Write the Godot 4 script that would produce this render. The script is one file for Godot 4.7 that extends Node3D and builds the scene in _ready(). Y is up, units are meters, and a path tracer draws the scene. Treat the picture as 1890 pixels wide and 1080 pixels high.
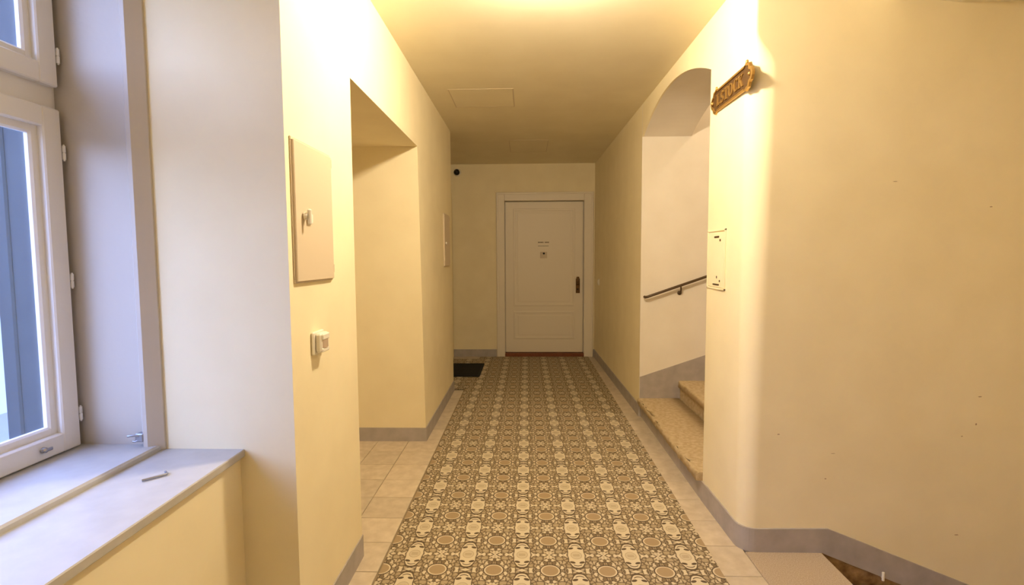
extends Node3D

const EYE := Vector3(0, 1.4, 0)
const H := 2.685          # ceiling height
const XL := -0.775        # left wall of the corridor
const ZB := -7.12         # end wall
const ZF := -4.42         # far side of the stair opening
const ZJ := -2.87         # near side of the stair opening
const ZC := -2.36         # wall beside the cellar stair, facing the hall

var M := {}
var used := {}
var rng := RandomNumberGenerator.new()


func xr(z: float) -> float:      # the right corridor wall runs slightly askew
	return 1.012 + (z - ZC) * 0.0141

# ------------------------------------------------------------------ helpers
func numbered(called: String) -> String:
	var n: int = used.get(called, 0)
	used[called] = n + 1
	return called if n == 0 else "%s_%03d" % [called, n]

func begin() -> SurfaceTool:
	var st := SurfaceTool.new()
	st.begin(Mesh.PRIMITIVE_TRIANGLES)
	st.set_smooth_group(-1)
	return st

func commit(st: SurfaceTool, normals := true) -> ArrayMesh:
	if normals:
		st.generate_normals()
	return st.commit()

func obj(called: String, mesh: Mesh, m: Material, parent: Node3D = null) -> MeshInstance3D:
	var o := MeshInstance3D.new()
	o.mesh = mesh
	o.material_override = m
	if parent == null:
		o.name = numbered(called)
		add_child(o, true)
	else:
		o.name = called
		parent.add_child(o, true)
	return o

func base(called: String, at := Vector3.ZERO) -> Node3D:
	var o := Node3D.new()
	o.name = numbered(called)
	add_child(o, true)
	o.position = at
	return o

func tag(o: Node, label: String, category := "", group := "") -> void:
	o.set_meta("label", label)
	if category:
		o.set_meta("category", category)
	if group:
		o.set_meta("group", group)

func struct(o: Node, label := "") -> Node:
	o.set_meta("kind", "structure")
	if label:
		o.set_meta("label", label)
	return o

func poly(st: SurfaceTool, pts: Array, from: Vector3) -> void:
	# convex polygon facing away from the point «from»
	var n: Vector3 = (pts[1] - pts[0]).cross(pts[2] - pts[0])
	var c := Vector3.ZERO
	for p in pts:
		c += p
	c /= pts.size()
	var turned := n.dot(c - from) > 0
	for i in range(1, pts.size() - 1):
		st.add_vertex(pts[0])
		st.add_vertex(pts[i + 1] if turned else pts[i])
		st.add_vertex(pts[i] if turned else pts[i + 1])

func bbox(st: SurfaceTool, a: Vector3, b: Vector3, bevel := 0.0) -> void:
	var lo := a.min(b)
	var hi := a.max(b)
	var c := (lo + hi) / 2
	var h := (hi - lo) / 2
	bevel = minf(bevel, h[h.min_axis_index()] * 0.9)
	if bevel <= 0.0:
		for ax in 3:
			for s in [-1.0, 1.0]:
				var pts := []
				for k in [[-1, -1], [1, -1], [1, 1], [-1, 1]]:
					var p := Vector3.ZERO
					p[ax] = s * h[ax]
					p[(ax + 1) % 3] = k[0] * h[(ax + 1) % 3]
					p[(ax + 2) % 3] = k[1] * h[(ax + 2) % 3]
					pts.append(c + p)
				poly(st, pts, c)
		return
	var v := func(s: Vector3, ax: int) -> Vector3:
		var p := Vector3.ZERO
		for i in 3:
			p[i] = s[i] * (h[i] if i == ax else h[i] - bevel)
		return c + p
	for ax in 3:
		var i := (ax + 1) % 3
		var j := (ax + 2) % 3
		for s in [-1.0, 1.0]:
			var pts := []
			for k in [[-1, -1], [1, -1], [1, 1], [-1, 1]]:
				var q := Vector3.ZERO
				q[ax] = s
				q[i] = k[0]
				q[j] = k[1]
				pts.append(v.call(q, ax))
			poly(st, pts, c)
			for t in [-1.0, 1.0]:
				var q0 := Vector3.ZERO
				q0[ax] = s
				q0[i] = t
				q0[j] = -1
				var q1 := q0
				q1[j] = 1
				poly(st, [v.call(q0, ax), v.call(q1, ax), v.call(q1, i), v.call(q0, i)], c)
	for sx in [-1.0, 1.0]:
		for sy in [-1.0, 1.0]:
			for sz in [-1.0, 1.0]:
				var q := Vector3(sx, sy, sz)
				poly(st, [v.call(q, 0), v.call(q, 1), v.call(q, 2)], c)

func box_mesh(a: Vector3, b: Vector3, bevel := 0.0) -> ArrayMesh:
	var st := begin()
	bbox(st, a, b, bevel)
	return commit(st)

func prism(st: SurfaceTool, pts: PackedVector2Array, place: Callable, t0: float, t1: float) -> void:
	# any simple polygon, pulled from t0 to t1; place(point, t) gives the position
	if Geometry2D.is_polygon_clockwise(pts):
		pts.reverse()
	var tri := Geometry2D.triangulate_polygon(pts)
	var n: Vector3 = (place.call(pts[tri[1]], t0) - place.call(pts[tri[0]], t0)).cross(place.call(pts[tri[2]], t0) - place.call(pts[tri[0]], t0))
	var flip: bool = n.dot(place.call(pts[0], t1) - place.call(pts[0], t0)) > 0
	for k in range(0, tri.size(), 3):
		var a: Vector2 = pts[tri[k]]
		var b: Vector2 = pts[tri[k + 1]]
		var c: Vector2 = pts[tri[k + 2]]
		for t in [t0, t1]:
			var f: bool = flip == (t == t1)
			st.add_vertex(place.call(a, t))
			st.add_vertex(place.call(c if f else b, t))
			st.add_vertex(place.call(b if f else c, t))
	for k in pts.size():
		var a := pts[k]
		var b := pts[(k + 1) % pts.size()]
		var q := [place.call(a, t0), place.call(b, t0), place.call(b, t1), place.call(a, t1)]
		if not flip:
			q.reverse()
		for i in [0, 1, 2, 0, 2, 3]:
			st.add_vertex(q[i])

func tube(st: SurfaceTool, path: Array, r: float, sides := 10) -> void:
	st.set_smooth_group(1)
	var rings := []
	for i in path.size():
		var d: Vector3 = (path[mini(i + 1, path.size() - 1)] - path[maxi(i - 1, 0)]).normalized()
		var u := d.cross(Vector3.UP if absf(d.y) < 0.9 else Vector3.RIGHT).normalized()
		var w := d.cross(u)
		var ring := []
		for k in sides:
			var a := TAU * k / sides
			ring.append(path[i] + (u * cos(a) + w * sin(a)) * r)
		rings.append(ring)
	for i in rings.size() - 1:
		for k in sides:
			var l := (k + 1) % sides
			poly(st, [rings[i][k], rings[i][l], rings[i + 1][l], rings[i + 1][k]], (path[i] + path[i + 1]) / 2)
	st.set_smooth_group(-1)
	poly(st, rings[0], path[1])
	poly(st, rings[-1], path[-2])

func lathe(st: SurfaceTool, prof: Array, xf: Transform3D, sides := 24, smooth := true) -> void:
	# profile of (radius, height) turned round the local y axis
	if smooth:
		st.set_smooth_group(1)
	for i in prof.size() - 1:
		var a: Vector2 = prof[i]
		var b: Vector2 = prof[i + 1]
		for k in sides:
			var t0 := TAU * k / sides
			var t1 := TAU * (k + 1) / sides
			var p := [Vector3(a.x * cos(t0), a.y, a.x * sin(t0)), Vector3(a.x * cos(t1), a.y, a.x * sin(t1)), Vector3(b.x * cos(t1), b.y, b.x * sin(t1)), Vector3(b.x * cos(t0), b.y, b.x * sin(t0))]
			if a.x < 1e-5:
				p.remove_at(1)
			elif b.x < 1e-5:
				p.remove_at(2)
			var w := []
			for q in p:
				w.append(xf * q)
			# keep the winding the profile gives
			for j in range(1, w.size() - 1):
				st.add_vertex(w[0])
				st.add_vertex(w[j])
				st.add_vertex(w[j + 1])
	st.set_smooth_group(-1)

func band(path: Array, bottoms: Array, tops: Array, thick: float) -> ArrayMesh:
	# a painted skirting that follows a wall: path of (x, z) points, room on the left-hand side when walking along it
	var st := begin()
	var outp := []
	for i in path.size():
		var d: Vector2 = (path[mini(i + 1, path.size() - 1)] - path[maxi(i - 1, 0)]).normalized()
		outp.append(path[i] + Vector2(d.y, -d.x) * thick)
	for i in path.size() - 1:
		var a: Vector2 = path[i]
		var b: Vector2 = path[i + 1]
		var oa: Vector2 = outp[i]
		var ob: Vector2 = outp[i + 1]
		var ba: float = bottoms[i]
		var bb: float = bottoms[i + 1]
		var ta: float = tops[i]
		var tb: float = tops[i + 1]
		var c := Vector3((a.x + b.x) / 2, (ba + ta) / 2, (a.y + b.y) / 2)
		poly(st, [Vector3(oa.x, ba, oa.y), Vector3(ob.x, bb, ob.y), Vector3(ob.x, tb, ob.y), Vector3(oa.x, ta, oa.y)], c)
		poly(st, [Vector3(oa.x, ta, oa.y), Vector3(ob.x, tb, ob.y), Vector3(b.x, tb, b.y), Vector3(a.x, ta, a.y)], Vector3(c.x, -9, c.z))
		if i == 0:
			poly(st, [Vector3(a.x, ba, a.y), Vector3(oa.x, ba, oa.y), Vector3(oa.x, ta, oa.y), Vector3(a.x, ta, a.y)], c)
		if i == path.size() - 2:
			poly(st, [Vector3(b.x, bb, b.y), Vector3(ob.x, bb, ob.y), Vector3(ob.x, tb, ob.y), Vector3(b.x, tb, b.y)], c)
	return commit(st)

# ------------------------------------------------------------------ materials
func noise_tex(freq: float, lo: Color, hi: Color, octaves := 4, kind := FastNoiseLite.TYPE_SIMPLEX_SMOOTH, seeded := 1, size := 512) -> NoiseTexture2D:
	var n := FastNoiseLite.new()
	n.seed = seeded
	n.noise_type = kind
	n.frequency = freq
	n.fractal_octaves = octaves
	var g := Gradient.new()
	g.set_color(0, lo)
	g.set_color(1, hi)
	var t := NoiseTexture2D.new()
	t.width = size
	t.height = size
	t.seamless = true
	t.noise = n
	t.color_ramp = g
	return t

func mat(called: String, c: Color, rough := 0.6, tex: Texture2D = null, bump: Texture2D = null, bump_cm := 0.0, scale := 1.0) -> StandardMaterial3D:
	var m := StandardMaterial3D.new()
	m.resource_name = called
	m.albedo_color = c
	m.roughness = rough
	if tex:
		m.albedo_texture = tex
	if bump:
		m.heightmap_enabled = true
		m.heightmap_texture = bump
		m.heightmap_scale = bump_cm
	if tex or bump:
		m.uv1_triplanar = true
		m.uv1_world_triplanar = true
		m.uv1_scale = Vector3.ONE * scale
	M[called] = m
	return m

func c8(r: int, g: int, b: int) -> Color:
	return Color(r / 255.0, g / 255.0, b / 255.0)

func carpet_texture() -> ImageTexture:
	# one repeat of the print: medallion in the middle, round bosses at the corners, leaves between; mirrored both ways
	var n := 400
	var im := Image.create(n, n, false, Image.FORMAT_RGB8)
	var cells := FastNoiseLite.new()
	cells.seed = 11
	cells.noise_type = FastNoiseLite.TYPE_CELLULAR
	cells.frequency = 1.0
	cells.cellular_distance_function = FastNoiseLite.DISTANCE_EUCLIDEAN
	cells.cellular_return_type = FastNoiseLite.RETURN_DISTANCE2_SUB
	cells.fractal_type = FastNoiseLite.FRACTAL_NONE
	var tone := cells.duplicate() as FastNoiseLite
	tone.cellular_return_type = FastNoiseLite.RETURN_CELL_VALUE
	var grain := FastNoiseLite.new()
	grain.seed = 5
	grain.frequency = 0.09
	var warp := FastNoiseLite.new()
	warp.seed = 8
	warp.frequency = 2.2
	var light := c8(212, 198, 170)
	var mid := c8(168, 150, 120)
	var tan_ := c8(166, 143, 110)
	var dark := c8(120, 102, 76)
	var ink := c8(84, 68, 48)
	for py in n:
		for px in n:
			var x := absf((px + 0.5) / n - 0.5)      # 0 in the middle, 0.5 at the edge
			var y := absf((py + 0.5) / n - 0.5)
			var wx := x + 0.035 * warp.get_noise_2d(x * 3, y * 3)
			var wy := y + 0.035 * warp.get_noise_2d(x * 3 + 9, y * 3)
			# leaves
			var e := cells.get_noise_2d(wx * 12.0 + 31.0, wy * 9.5 + 17.0) + 1.0
			var tv := tone.get_noise_2d(wx * 12.0 + 31.0, wy * 9.5 + 17.0)
			var c := mid.lerp(light, smoothstep(-0.3, 0.7, tv))
			if tv < -0.55:
				c = dark
			c = c.lerp(dark, 1.0 - smoothstep(0.10, 0.34, e))
			c = c.lerp(ink, 0.8 * (1.0 - smoothstep(0.02, 0.13, e)))
			# star leaves beside the medallion
			var sx := x - 0.245
			var star := absf(y) - 0.055 * (0.55 + 0.9 * absf(sx) / 0.06)
			if absf(sx) < 0.062:
				c = c.lerp(light if star < -0.012 else ink, 1.0 if star < 0.004 else 0.0)
			# diamonds either side of the edge, with a cross of stems between them
			var dia := absf(x - 0.405) / 0.062 + y / 0.05
			if dia < 1.25:
				c = ink if dia > 0.92 else light
			if absf(absf(x - 0.5) - y * 0.8) < 0.012 and y < 0.10 and x > 0.42:
				c = light
			# dark buds above and beside the bosses
			for b: Vector2 in [Vector2(0.5, 0.27), Vector2(0.285, 0.5)]:
				var q := Vector2(x, y) - b
				var rr := q.length() * (1.0 + 0.35 * cos(4.0 * q.angle()))
				if rr < 0.052:
					c = ink if rr > 0.030 or rr < 0.010 else mid
			# boss
			var r := Vector2(x - 0.5, y - 0.5).length()
			if r < 0.19:
				if r > 0.168:
					c = ink
				elif r > 0.142:
					c = light
				else:
					c = tan_
			# medallion
			var scal := 0.005 * cos(y * 30.0)
			var md := pow(pow(absf(x) / (0.150 + scal), 2.5) + pow(y / 0.40, 2.5), 1.0 / 2.5)
			if md < 1.10:
				if md > 1.0:
					c = ink
				else:
					c = light
					var inner := Vector2(x / 0.105, y / 0.13).length()
					if inner < 1.0:
						c = light.lerp(mid, 0.7) if inner > 0.88 else light.lerp(mid, 0.28)
						if absf(y - 0.02) < 0.009 and x < 0.06:
							c = mid
					var eye := Vector2((x - 0.085) / 0.050, (y - 0.235 + 0.25 * (x - 0.08)) / 0.034).length()
					if eye < 1.0:
						c = ink
					if absf(y - 0.345 + 1.1 * x * x * 6.0) < 0.012 and x < 0.075:
						c = ink
			# lens shaped tip over the medallion
			var tip := x / 0.115 + absf(y - 0.5) / 0.05
			if tip < 1.2 and md > 1.0:
				c = ink if tip > 0.9 else light
			var g := 1.0 + 0.13 * grain.get_noise_2d(px * 3.0, py * 3.0)
			im.set_pixel(px, py, Color(c.r * g, c.g * g, c.b * g))
	im.generate_mipmaps()
	return ImageTexture.create_from_image(im)

func make_materials() -> void:
	var mott := noise_tex(0.006, Color(0.975, 0.97, 0.96), Color(1, 1, 1), 5)
	var fine := noise_tex(0.05, Color(0, 0, 0), Color(1, 1, 1), 4, FastNoiseLite.TYPE_SIMPLEX_SMOOTH, 3)
	var lumpy := noise_tex(0.012, Color(0, 0, 0), Color(1, 1, 1), 5, FastNoiseLite.TYPE_SIMPLEX_SMOOTH, 4)
	mat("yellow_paint", c8(249, 235, 197), 0.75, mott, lumpy, 0.05, 0.8)
	mat("ceiling_paint", c8(247, 236, 206), 0.8, mott, lumpy, 0.04, 0.6)
	mat("white_paint_wall", c8(245, 236, 222), 0.75, mott, lumpy, 0.05, 0.8)
	mat("grey_paint", c8(184, 175, 170), 0.6, noise_tex(0.02, Color(0.9, 0.9, 0.89), Color(1, 1, 1), 5, FastNoiseLite.TYPE_SIMPLEX_SMOOTH, 6), lumpy, 0.1, 0.9)
	mat("bare_plaster", c8(184, 150, 104), 0.95, noise_tex(0.02, Color(0.6, 0.55, 0.5), Color(1, 1, 1), 5, FastNoiseLite.TYPE_SIMPLEX_SMOOTH, 16), fine, 0.3, 1.2)
	for k in 4:
		var f: float = [1.0, 0.965, 1.02, 0.985][k]
		mat("tile_%d" % k, Color(0.86 * f, 0.80 * f, 0.71 * f), 0.42, noise_tex(0.018, Color(0.9, 0.885, 0.86), Color(1, 1, 1), 5, FastNoiseLite.TYPE_SIMPLEX_SMOOTH, 20 + k), fine, 0.03, 1.3)
	mat("grout", c8(150, 132, 104), 0.95)
	mat("stone", c8(206, 186, 150), 0.8, noise_tex(0.03, Color(0.84, 0.80, 0.74), Color(1, 1, 1), 6, FastNoiseLite.TYPE_SIMPLEX_SMOOTH, 31), fine, 0.06, 1.6)
	mat("terrazzo", c8(200, 184, 162), 0.8, noise_tex(0.16, Color(0.78, 0.74, 0.70), Color(1, 1, 1), 3, FastNoiseLite.TYPE_SIMPLEX_SMOOTH, 33), fine, 0.06, 2.0)
	mat("door_white", c8(240, 228, 206), 0.45, null, fine, 0.015, 2.0)
	mat("window_white", c8(236, 232, 226), 0.4, null, fine, 0.02, 3.0)
	mat("lining_white", c8(198, 188, 174), 0.5, null, fine, 0.03, 2.0)
	mat("sill_white", c8(194, 189, 180), 0.5, noise_tex(0.02, Color(0.94, 0.94, 0.94), Color(1, 1, 1), 5, FastNoiseLite.TYPE_SIMPLEX_SMOOTH, 41), fine, 0.02, 1.0)
	mat("threshold_wood", c8(150, 84, 44), 0.5, noise_tex(0.03, Color(0.7, 0.66, 0.6), Color(1, 1, 1), 4, FastNoiseLite.TYPE_SIMPLEX_SMOOTH, 51), null, 0.0, 3.0)
	mat("cabinet_paint", c8(216, 198, 170), 0.5, null, fine, 0.01, 2.0)
	mat("white_plastic", c8(240, 232, 214), 0.35)
	mat("sensor_lens", c8(196, 172, 148), 0.2)
	mat("black_rubber", c8(16, 13, 11), 0.9, null, fine, 0.1, 6.0)
	mat("black_plastic", c8(14, 13, 14), 0.25)
	var b := mat("brass", c8(186, 148, 84), 0.42)
	b.metallic = 0.75
	var bd := mat("dark_brass", c8(92, 66, 36), 0.6)
	bd.metallic = 0.35
	var br := mat("bronze", c8(104, 78, 48), 0.38)
	br.metallic = 0.8
	var rail := mat("rail_paint", c8(84, 64, 40), 0.4)
	rail.metallic = 0.2
	var st := mat("steel", c8(168, 168, 172), 0.35)
	st.metallic = 0.9
	mat("print", c8(120, 100, 70), 0.8)
	mat("facade_dark", c8(40, 50, 54), 0.8, noise_tex(0.01, Color(0.85, 0.87, 0.9), Color(1, 1, 1), 4, FastNoiseLite.TYPE_SIMPLEX_SMOOTH, 61), fine, 0.1, 0.5)
	mat("facade_pale", c8(196, 198, 198), 0.9, mott, fine, 0.3, 0.5)
	mat("paint_chip", c8(186, 158, 122), 0.9)
	mat("yard", c8(130, 128, 126), 0.95)
	var gl := mat("glass", Color(0.9, 0.95, 1.0, 0.06), 0.02)
	gl.transparency = BaseMaterial3D.TRANSPARENCY_ALPHA
	var lamp := mat("lamp_glass", Color(1, 0.97, 0.9), 0.4)
	lamp.emission_enabled = true
	lamp.emission = Color(1.0, 0.88, 0.68)
	lamp.emission_energy_multiplier = 1.5
	var cp := mat("carpet_print", Color(1, 1, 1), 0.62)
	cp.albedo_texture = carpet_texture()

# ------------------------------------------------------------------ scene
func _ready() -> void:
	rng.seed = 7
	# --- camera: 940 px focal length on the 1080 px high frame; solved from the photograph's vanishing points
	var f := 940.0
	var fwd := Vector3(27 / f, 65 / f, -1).normalized()
	var dn := Vector3(75 / f, -13600 / f, -1)
	dn = (dn - fwd * fwd.dot(dn)).normalized()
	var zc := -fwd
	var yc := -dn
	var cam := Camera3D.new()
	cam.name = "camera"
	cam.fov = rad_to_deg(2 * atan(540.0 / f))
	cam.near = 0.02
	cam.transform = Transform3D(Basis(yc.cross(zc), yc, zc).transposed(), EYE)
	add_child(cam)
	cam.current = true
	# --- sky and exposure
	var env := Environment.new()
	env.background_mode = Environment.BG_SKY
	var sm := ProceduralSkyMaterial.new()
	sm.sky_top_color = c8(126, 150, 220)
	sm.sky_horizon_color = c8(174, 195, 247)
	sm.ground_bottom_color = c8(120, 126, 136)
	sm.ground_horizon_color = c8(150, 160, 176)
	sm.sky_curve = 0.35
	sm.sky_energy_multiplier = 3.5
	sm.ground_energy_multiplier = 1.0
	var sky := Sky.new()
	sky.sky_material = sm
	env.sky = sky
	env.ambient_light_source = Environment.AMBIENT_SOURCE_DISABLED
	env.tonemap_mode = Environment.TONE_MAPPER_LINEAR
	env.tonemap_exposure = 1.0
	env.sdfgi_enabled = true
	env.ssao_enabled = true
	env.ssil_enabled = true
	var we := WorldEnvironment.new()
	we.name = "world_environment"
	we.environment = env
	add_child(we)

	make_materials()
	build_lamp()
	build_shell()
	build_skirtings()
	build_floor()
	build_window()
	build_yard()
	build_doors()
	build_stairs()
	build_carpet()
	build_wall_things()
	build_small_things()

func build_lamp() -> void:
	var o := base("ceiling_lamp", Vector3(0.12, H, -2.14))
	tag(o, "round opal glass ceiling lamp over the patterned runner", "lamp")
	var st := begin()
	lathe(st, [Vector2(0.0, 0.0), Vector2(0.165, 0.0), Vector2(0.165, -0.018), Vector2(0.14, -0.02)], Transform3D(), 32)
	obj("base_plate", commit(st), M.white_plastic, o)
	st = begin()
	var prof := []
	for k in 13:
		var a := PI / 2 * k / 12.0
		prof.append(Vector2(0.155 * cos(a), -0.018 - 0.085 * sin(a)))
	prof[12] = Vector2(0.0, prof[12].y)
	lathe(st, prof, Transform3D(), 32)
	obj("glass_shade", commit(st), M.lamp_glass, o)
	var l := OmniLight3D.new()
	l.name = "lamp_light"
	l.light_color = Color(1.0, 0.93, 0.815)
	l.light_energy = 2.8
	l.light_size = 0.07
	l.omni_range = 30.0
	l.omni_attenuation = 2.0
	l.shadow_enabled = true
	l.position = Vector3(0, -0.075, 0)
	o.add_child(l)

	# lamp on the upper landing of the staircase, out of sight above the arch
	var u := base("stair_lamp", Vector3(2.7, 4.3, -3.62))
	tag(u, "round opal glass lamp on the staircase ceiling above the flight", "lamp")
	st = begin()
	lathe(st, [Vector2(0.0, 0.0), Vector2(0.165, 0.0), Vector2(0.165, -0.018), Vector2(0.14, -0.02)], Transform3D(), 32)
	obj("base_plate", commit(st), M.white_plastic, u)
	st = begin()
	lathe(st, prof, Transform3D(), 32)
	obj("glass_shade", commit(st), M.lamp_glass, u)
	var v := OmniLight3D.new()
	v.name = "stair_light"
	v.light_color = Color(1.0, 0.93, 0.84)
	v.light_energy = 1.2
	v.light_size = 0.07
	v.omni_range = 30.0
	v.omni_attenuation = 2.0
	v.shadow_enabled = true
	v.position = Vector3(0, -0.075, 0)
	u.add_child(v)

func build_shell() -> void:
	var flat := func(p: Vector2, t: float) -> Vector3: return Vector3(p.x, t, p.y)          # plan polygon, pulled upwards
	# ---- ceiling with thickness, and the floor of the hall behind the camera is in build_floor
	struct(obj("ceiling", box_mesh(Vector3(-1.9, H, -7.5), Vector3(1.2, H + 0.25, 2.2)), M.ceiling_paint), "cream painted flat ceiling")
	# ---- left wall: piers between the window recess, the passage and the alcove
	var st := begin()
	prism(st, PackedVector2Array([Vector2(XL, -1.64), Vector2(XL, -2.28), Vector2(-1.75, -2.28), Vector2(-1.75, -1.95), Vector2(-1.612, -1.95), Vector2(-1.612, -1.64)]), flat, -0.1, H + 0.05)
	bbox(st, Vector3(-1.612, 2.52, -1.64), Vector3(XL, H + 0.05, -0.28))                # over the window recess
	bbox(st, Vector3(-1.612, -0.1, -1.64), Vector3(-0.962, 0.738, -0.28))              # parapet under the sill
	bbox(st, Vector3(-1.75, -0.1, -0.28), Vector3(XL, H + 0.05, 2.2))                 # pier behind the camera
	# passage: far pier has a leaning edge
	var pier := func(p: Vector2, t: float) -> Vector3:
		return Vector3(p.x, t, p.y)
	var yt := 2.193
	prism(st, PackedVector2Array([Vector2(XL, -3.665), Vector2(XL, -5.28), Vector2(-1.75, -5.28), Vector2(-1.75, -3.665)]), pier, yt, H + 0.05)
	bbox(st, Vector3(-1.75, yt, -2.28), Vector3(XL, H + 0.05, -3.665))
	# below the head of the passage the edge runs from z -3.665 to -3.80
	var e0 := [Vector3(XL, yt, -3.665), Vector3(XL, -0.1, -3.80), Vector3(-1.75, -0.1, -3.80), Vector3(-1.75, yt, -3.665)]
	var e1 := [Vector3(XL, yt, -5.28), Vector3(XL, -0.1, -5.28), Vector3(-1.75, -0.1, -5.28), Vector3(-1.75, yt, -5.28)]
	var mid := Vector3(-1.3, 1.0, -4.5)
	poly(st, e0, mid)
	poly(st, e1, mid)
	poly(st, [e0[0], e0[1], e1[1], e1[0]], mid)
	poly(st, [e0[2], e0[3], e1[3], e1[2]], mid)
	struct(obj("wall_left", commit(st), M.yellow_paint), "cream painted left corridor wall")
	st = begin()
	bbox(st, Vector3(-1.95, -0.1, -3.85), Vector3(-1.75, H + 0.05, -2.2))
	struct(obj("wall_passage", commit(st), M.yellow_paint), "cream painted wall closing the side passage")
	# ---- alcove wall with a door opening
	st = begin()
	var side := func(p: Vector2, t: float) -> Vector3: return Vector3(t, p.y, p.x)         # (z, y) polygon, pulled along x
	prism(st, PackedVector2Array([Vector2(-5.28, -0.1), Vector2(-5.74, -0.1), Vector2(-5.74, 2.16), Vector2(-6.86, 2.16), Vector2(-6.86, -0.1), Vector2(-7.3, -0.1), Vector2(-7.3, H + 0.05), Vector2(-5.28, H + 0.05)]), side, -1.25, -1.06)
	struct(obj("wall_alcove", commit(st), M.yellow_paint), "cream painted side wall of the alcove")
	# ---- end wall with a door opening
	st = begin()
	var front := func(p: Vector2, t: float) -> Vector3: return Vector3(p.x, p.y, t)        # (x, y) polygon, pulled along z
	prism(st, PackedVector2Array([Vector2(-1.2, -0.1), Vector2(-0.335, -0.1), Vector2(-0.335, 2.205), Vector2(0.825, 2.205), Vector2(0.825, -0.1), Vector2(1.2, -0.1), Vector2(1.2, H + 0.05), Vector2(-1.2, H + 0.05)]), front, ZB - 0.3, ZB)
	struct(obj("wall_back", commit(st), M.yellow_paint), "cream painted end wall around the white door")
	# ---- right wall beyond the stair opening
	st = begin()
	prism(st, PackedVector2Array([Vector2(xr(ZF), ZF - 0.012), Vector2(xr(ZB - 0.3), ZB - 0.3), Vector2(1.41, ZB - 0.3), Vector2(1.41, ZF - 0.012)]), flat, -0.1, H + 0.05)
	# face of the wall over the arch
	var arch := PackedVector2Array()
	arch.append(Vector2(ZF, H + 0.05))
	var n := 28
	for k in n + 1:
		var s := float(k) / n
		var q := 2 * s - 1
		arch.append(Vector2(lerpf(ZF, ZJ, s), 2.412 + 0.178 * (1 - q * q)))
	arch.append(Vector2(ZJ, H + 0.05))
	var lint := func(p: Vector2, t: float) -> Vector3: return Vector3(xr(p.x) + t, p.y, p.x)
	prism(st, arch, lint, 0.0, 0.012)
	# pier with the rounded corner: explicit normals keep the turn smooth
	struct(obj("wall_right", commit(st), M.yellow_paint), "cream painted right corridor wall")
	st = begin()
	prism(st, arch, lint, 0.012, 0.41)
	bbox(st, Vector3(xr(ZF), -0.1, ZF), Vector3(4.4, 4.3, ZF - 0.2))
	bbox(st, Vector3(4.4, -0.1, ZF - 0.2), Vector3(4.55, 4.3, ZJ))
	bbox(st, Vector3(1.30, H + 0.02, ZF), Vector3(1.41, 4.3, ZJ))
	struct(obj("wall_stair", commit(st), M.white_paint_wall), "off white plastered wall of the staircase going up")
	struct(obj("ceiling_stair", box_mesh(Vector3(1.2, 4.3, ZF - 0.2), Vector3(4.55, 4.45, ZJ + 0.1)), M.white_paint_wall), "off white ceiling of the staircase")
	rounded_pier()
	# ---- cellar stair enclosure on the right and the hall behind the camera
	st = begin()
	bbox(st, Vector3(1.012, -2.2, -0.9), Vector3(3.4, H + 0.05, -0.7))
	struct(obj("wall_cellar", commit(st), M.yellow_paint), "cream painted wall of the cellar stairs")
	struct(obj("wall_cellar_end", box_mesh(Vector3(3.2, -2.2, ZC), Vector3(3.4, H + 0.05, -0.9)), M.yellow_paint), "cream painted wall at the foot of the cellar stairs")
	st = begin()
	bbox(st, Vector3(1.012, -0.1, -0.7), Vector3(1.2, H + 0.05, 2.2))
	bbox(st, Vector3(-1.75, -0.1, 2.0), Vector3(1.2, H + 0.05, 2.2))
	struct(obj("wall_front", commit(st), M.yellow_paint), "cream painted hall walls behind the viewer")
	struct(obj("ceiling_cellar", box_mesh(Vector3(1.2, H, ZC - 0.1), Vector3(3.4, H + 0.25, -0.7)), M.ceiling_paint), "cream ceiling over the cellar stairs")
	# underside of the flight above, a little lower than the hall ceiling
	st = begin()
	prism(st, PackedVector2Array([Vector2(1.42, H), Vector2(1.62, 2.535), Vector2(1.9, 2.50), Vector2(3.2, 2.50), Vector2(3.2, H)]), front, ZC, -0.9)
	struct(obj("trim_1", commit(st), M.ceiling_paint), "cream plastered soffit over the cellar stairs")
	# ---- two trap doors flush in the ceiling
	for a in [[-0.597, -0.10, -3.98, -4.44, "square access hatch in the ceiling nearest the lamp"], [-0.19, 0.243, -5.70, -6.34, "access hatch in the dim ceiling near the white door"]]:
		var hatch := base("ceiling_hatch", Vector3((a[0] + a[1]) / 2, H, (a[2] + a[3]) / 2))
		tag(hatch, a[4], "hatch")
		var w: float = (a[1] - a[0]) / 2
		var d: float = (a[2] - a[3]) / 2
		obj("panel", box_mesh(Vector3(-w + 0.006, -0.0015, -d + 0.006), Vector3(w - 0.006, 0.0, d - 0.006), 0.0005), M.ceiling_paint, hatch)
		st = begin()
		for s in [-1.0, 1.0]:
			bbox(st, Vector3(s * w - 0.003, -0.002, -d), Vector3(s * w + 0.003, 0.0, d), 0.0005)
			bbox(st, Vector3(-w, -0.002, s * d - 0.003), Vector3(w, 0.0, s * d + 0.003), 0.0005)
		obj("rim", commit(st), M.cabinet_paint, hatch)

func corner_radius(y: float) -> float:
	var low := lerpf(0.07, 0.105, clampf(y / 2.2, 0, 1))
	return lerpf(low, 0.018, smoothstep(2.24, 2.40, y))

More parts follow.
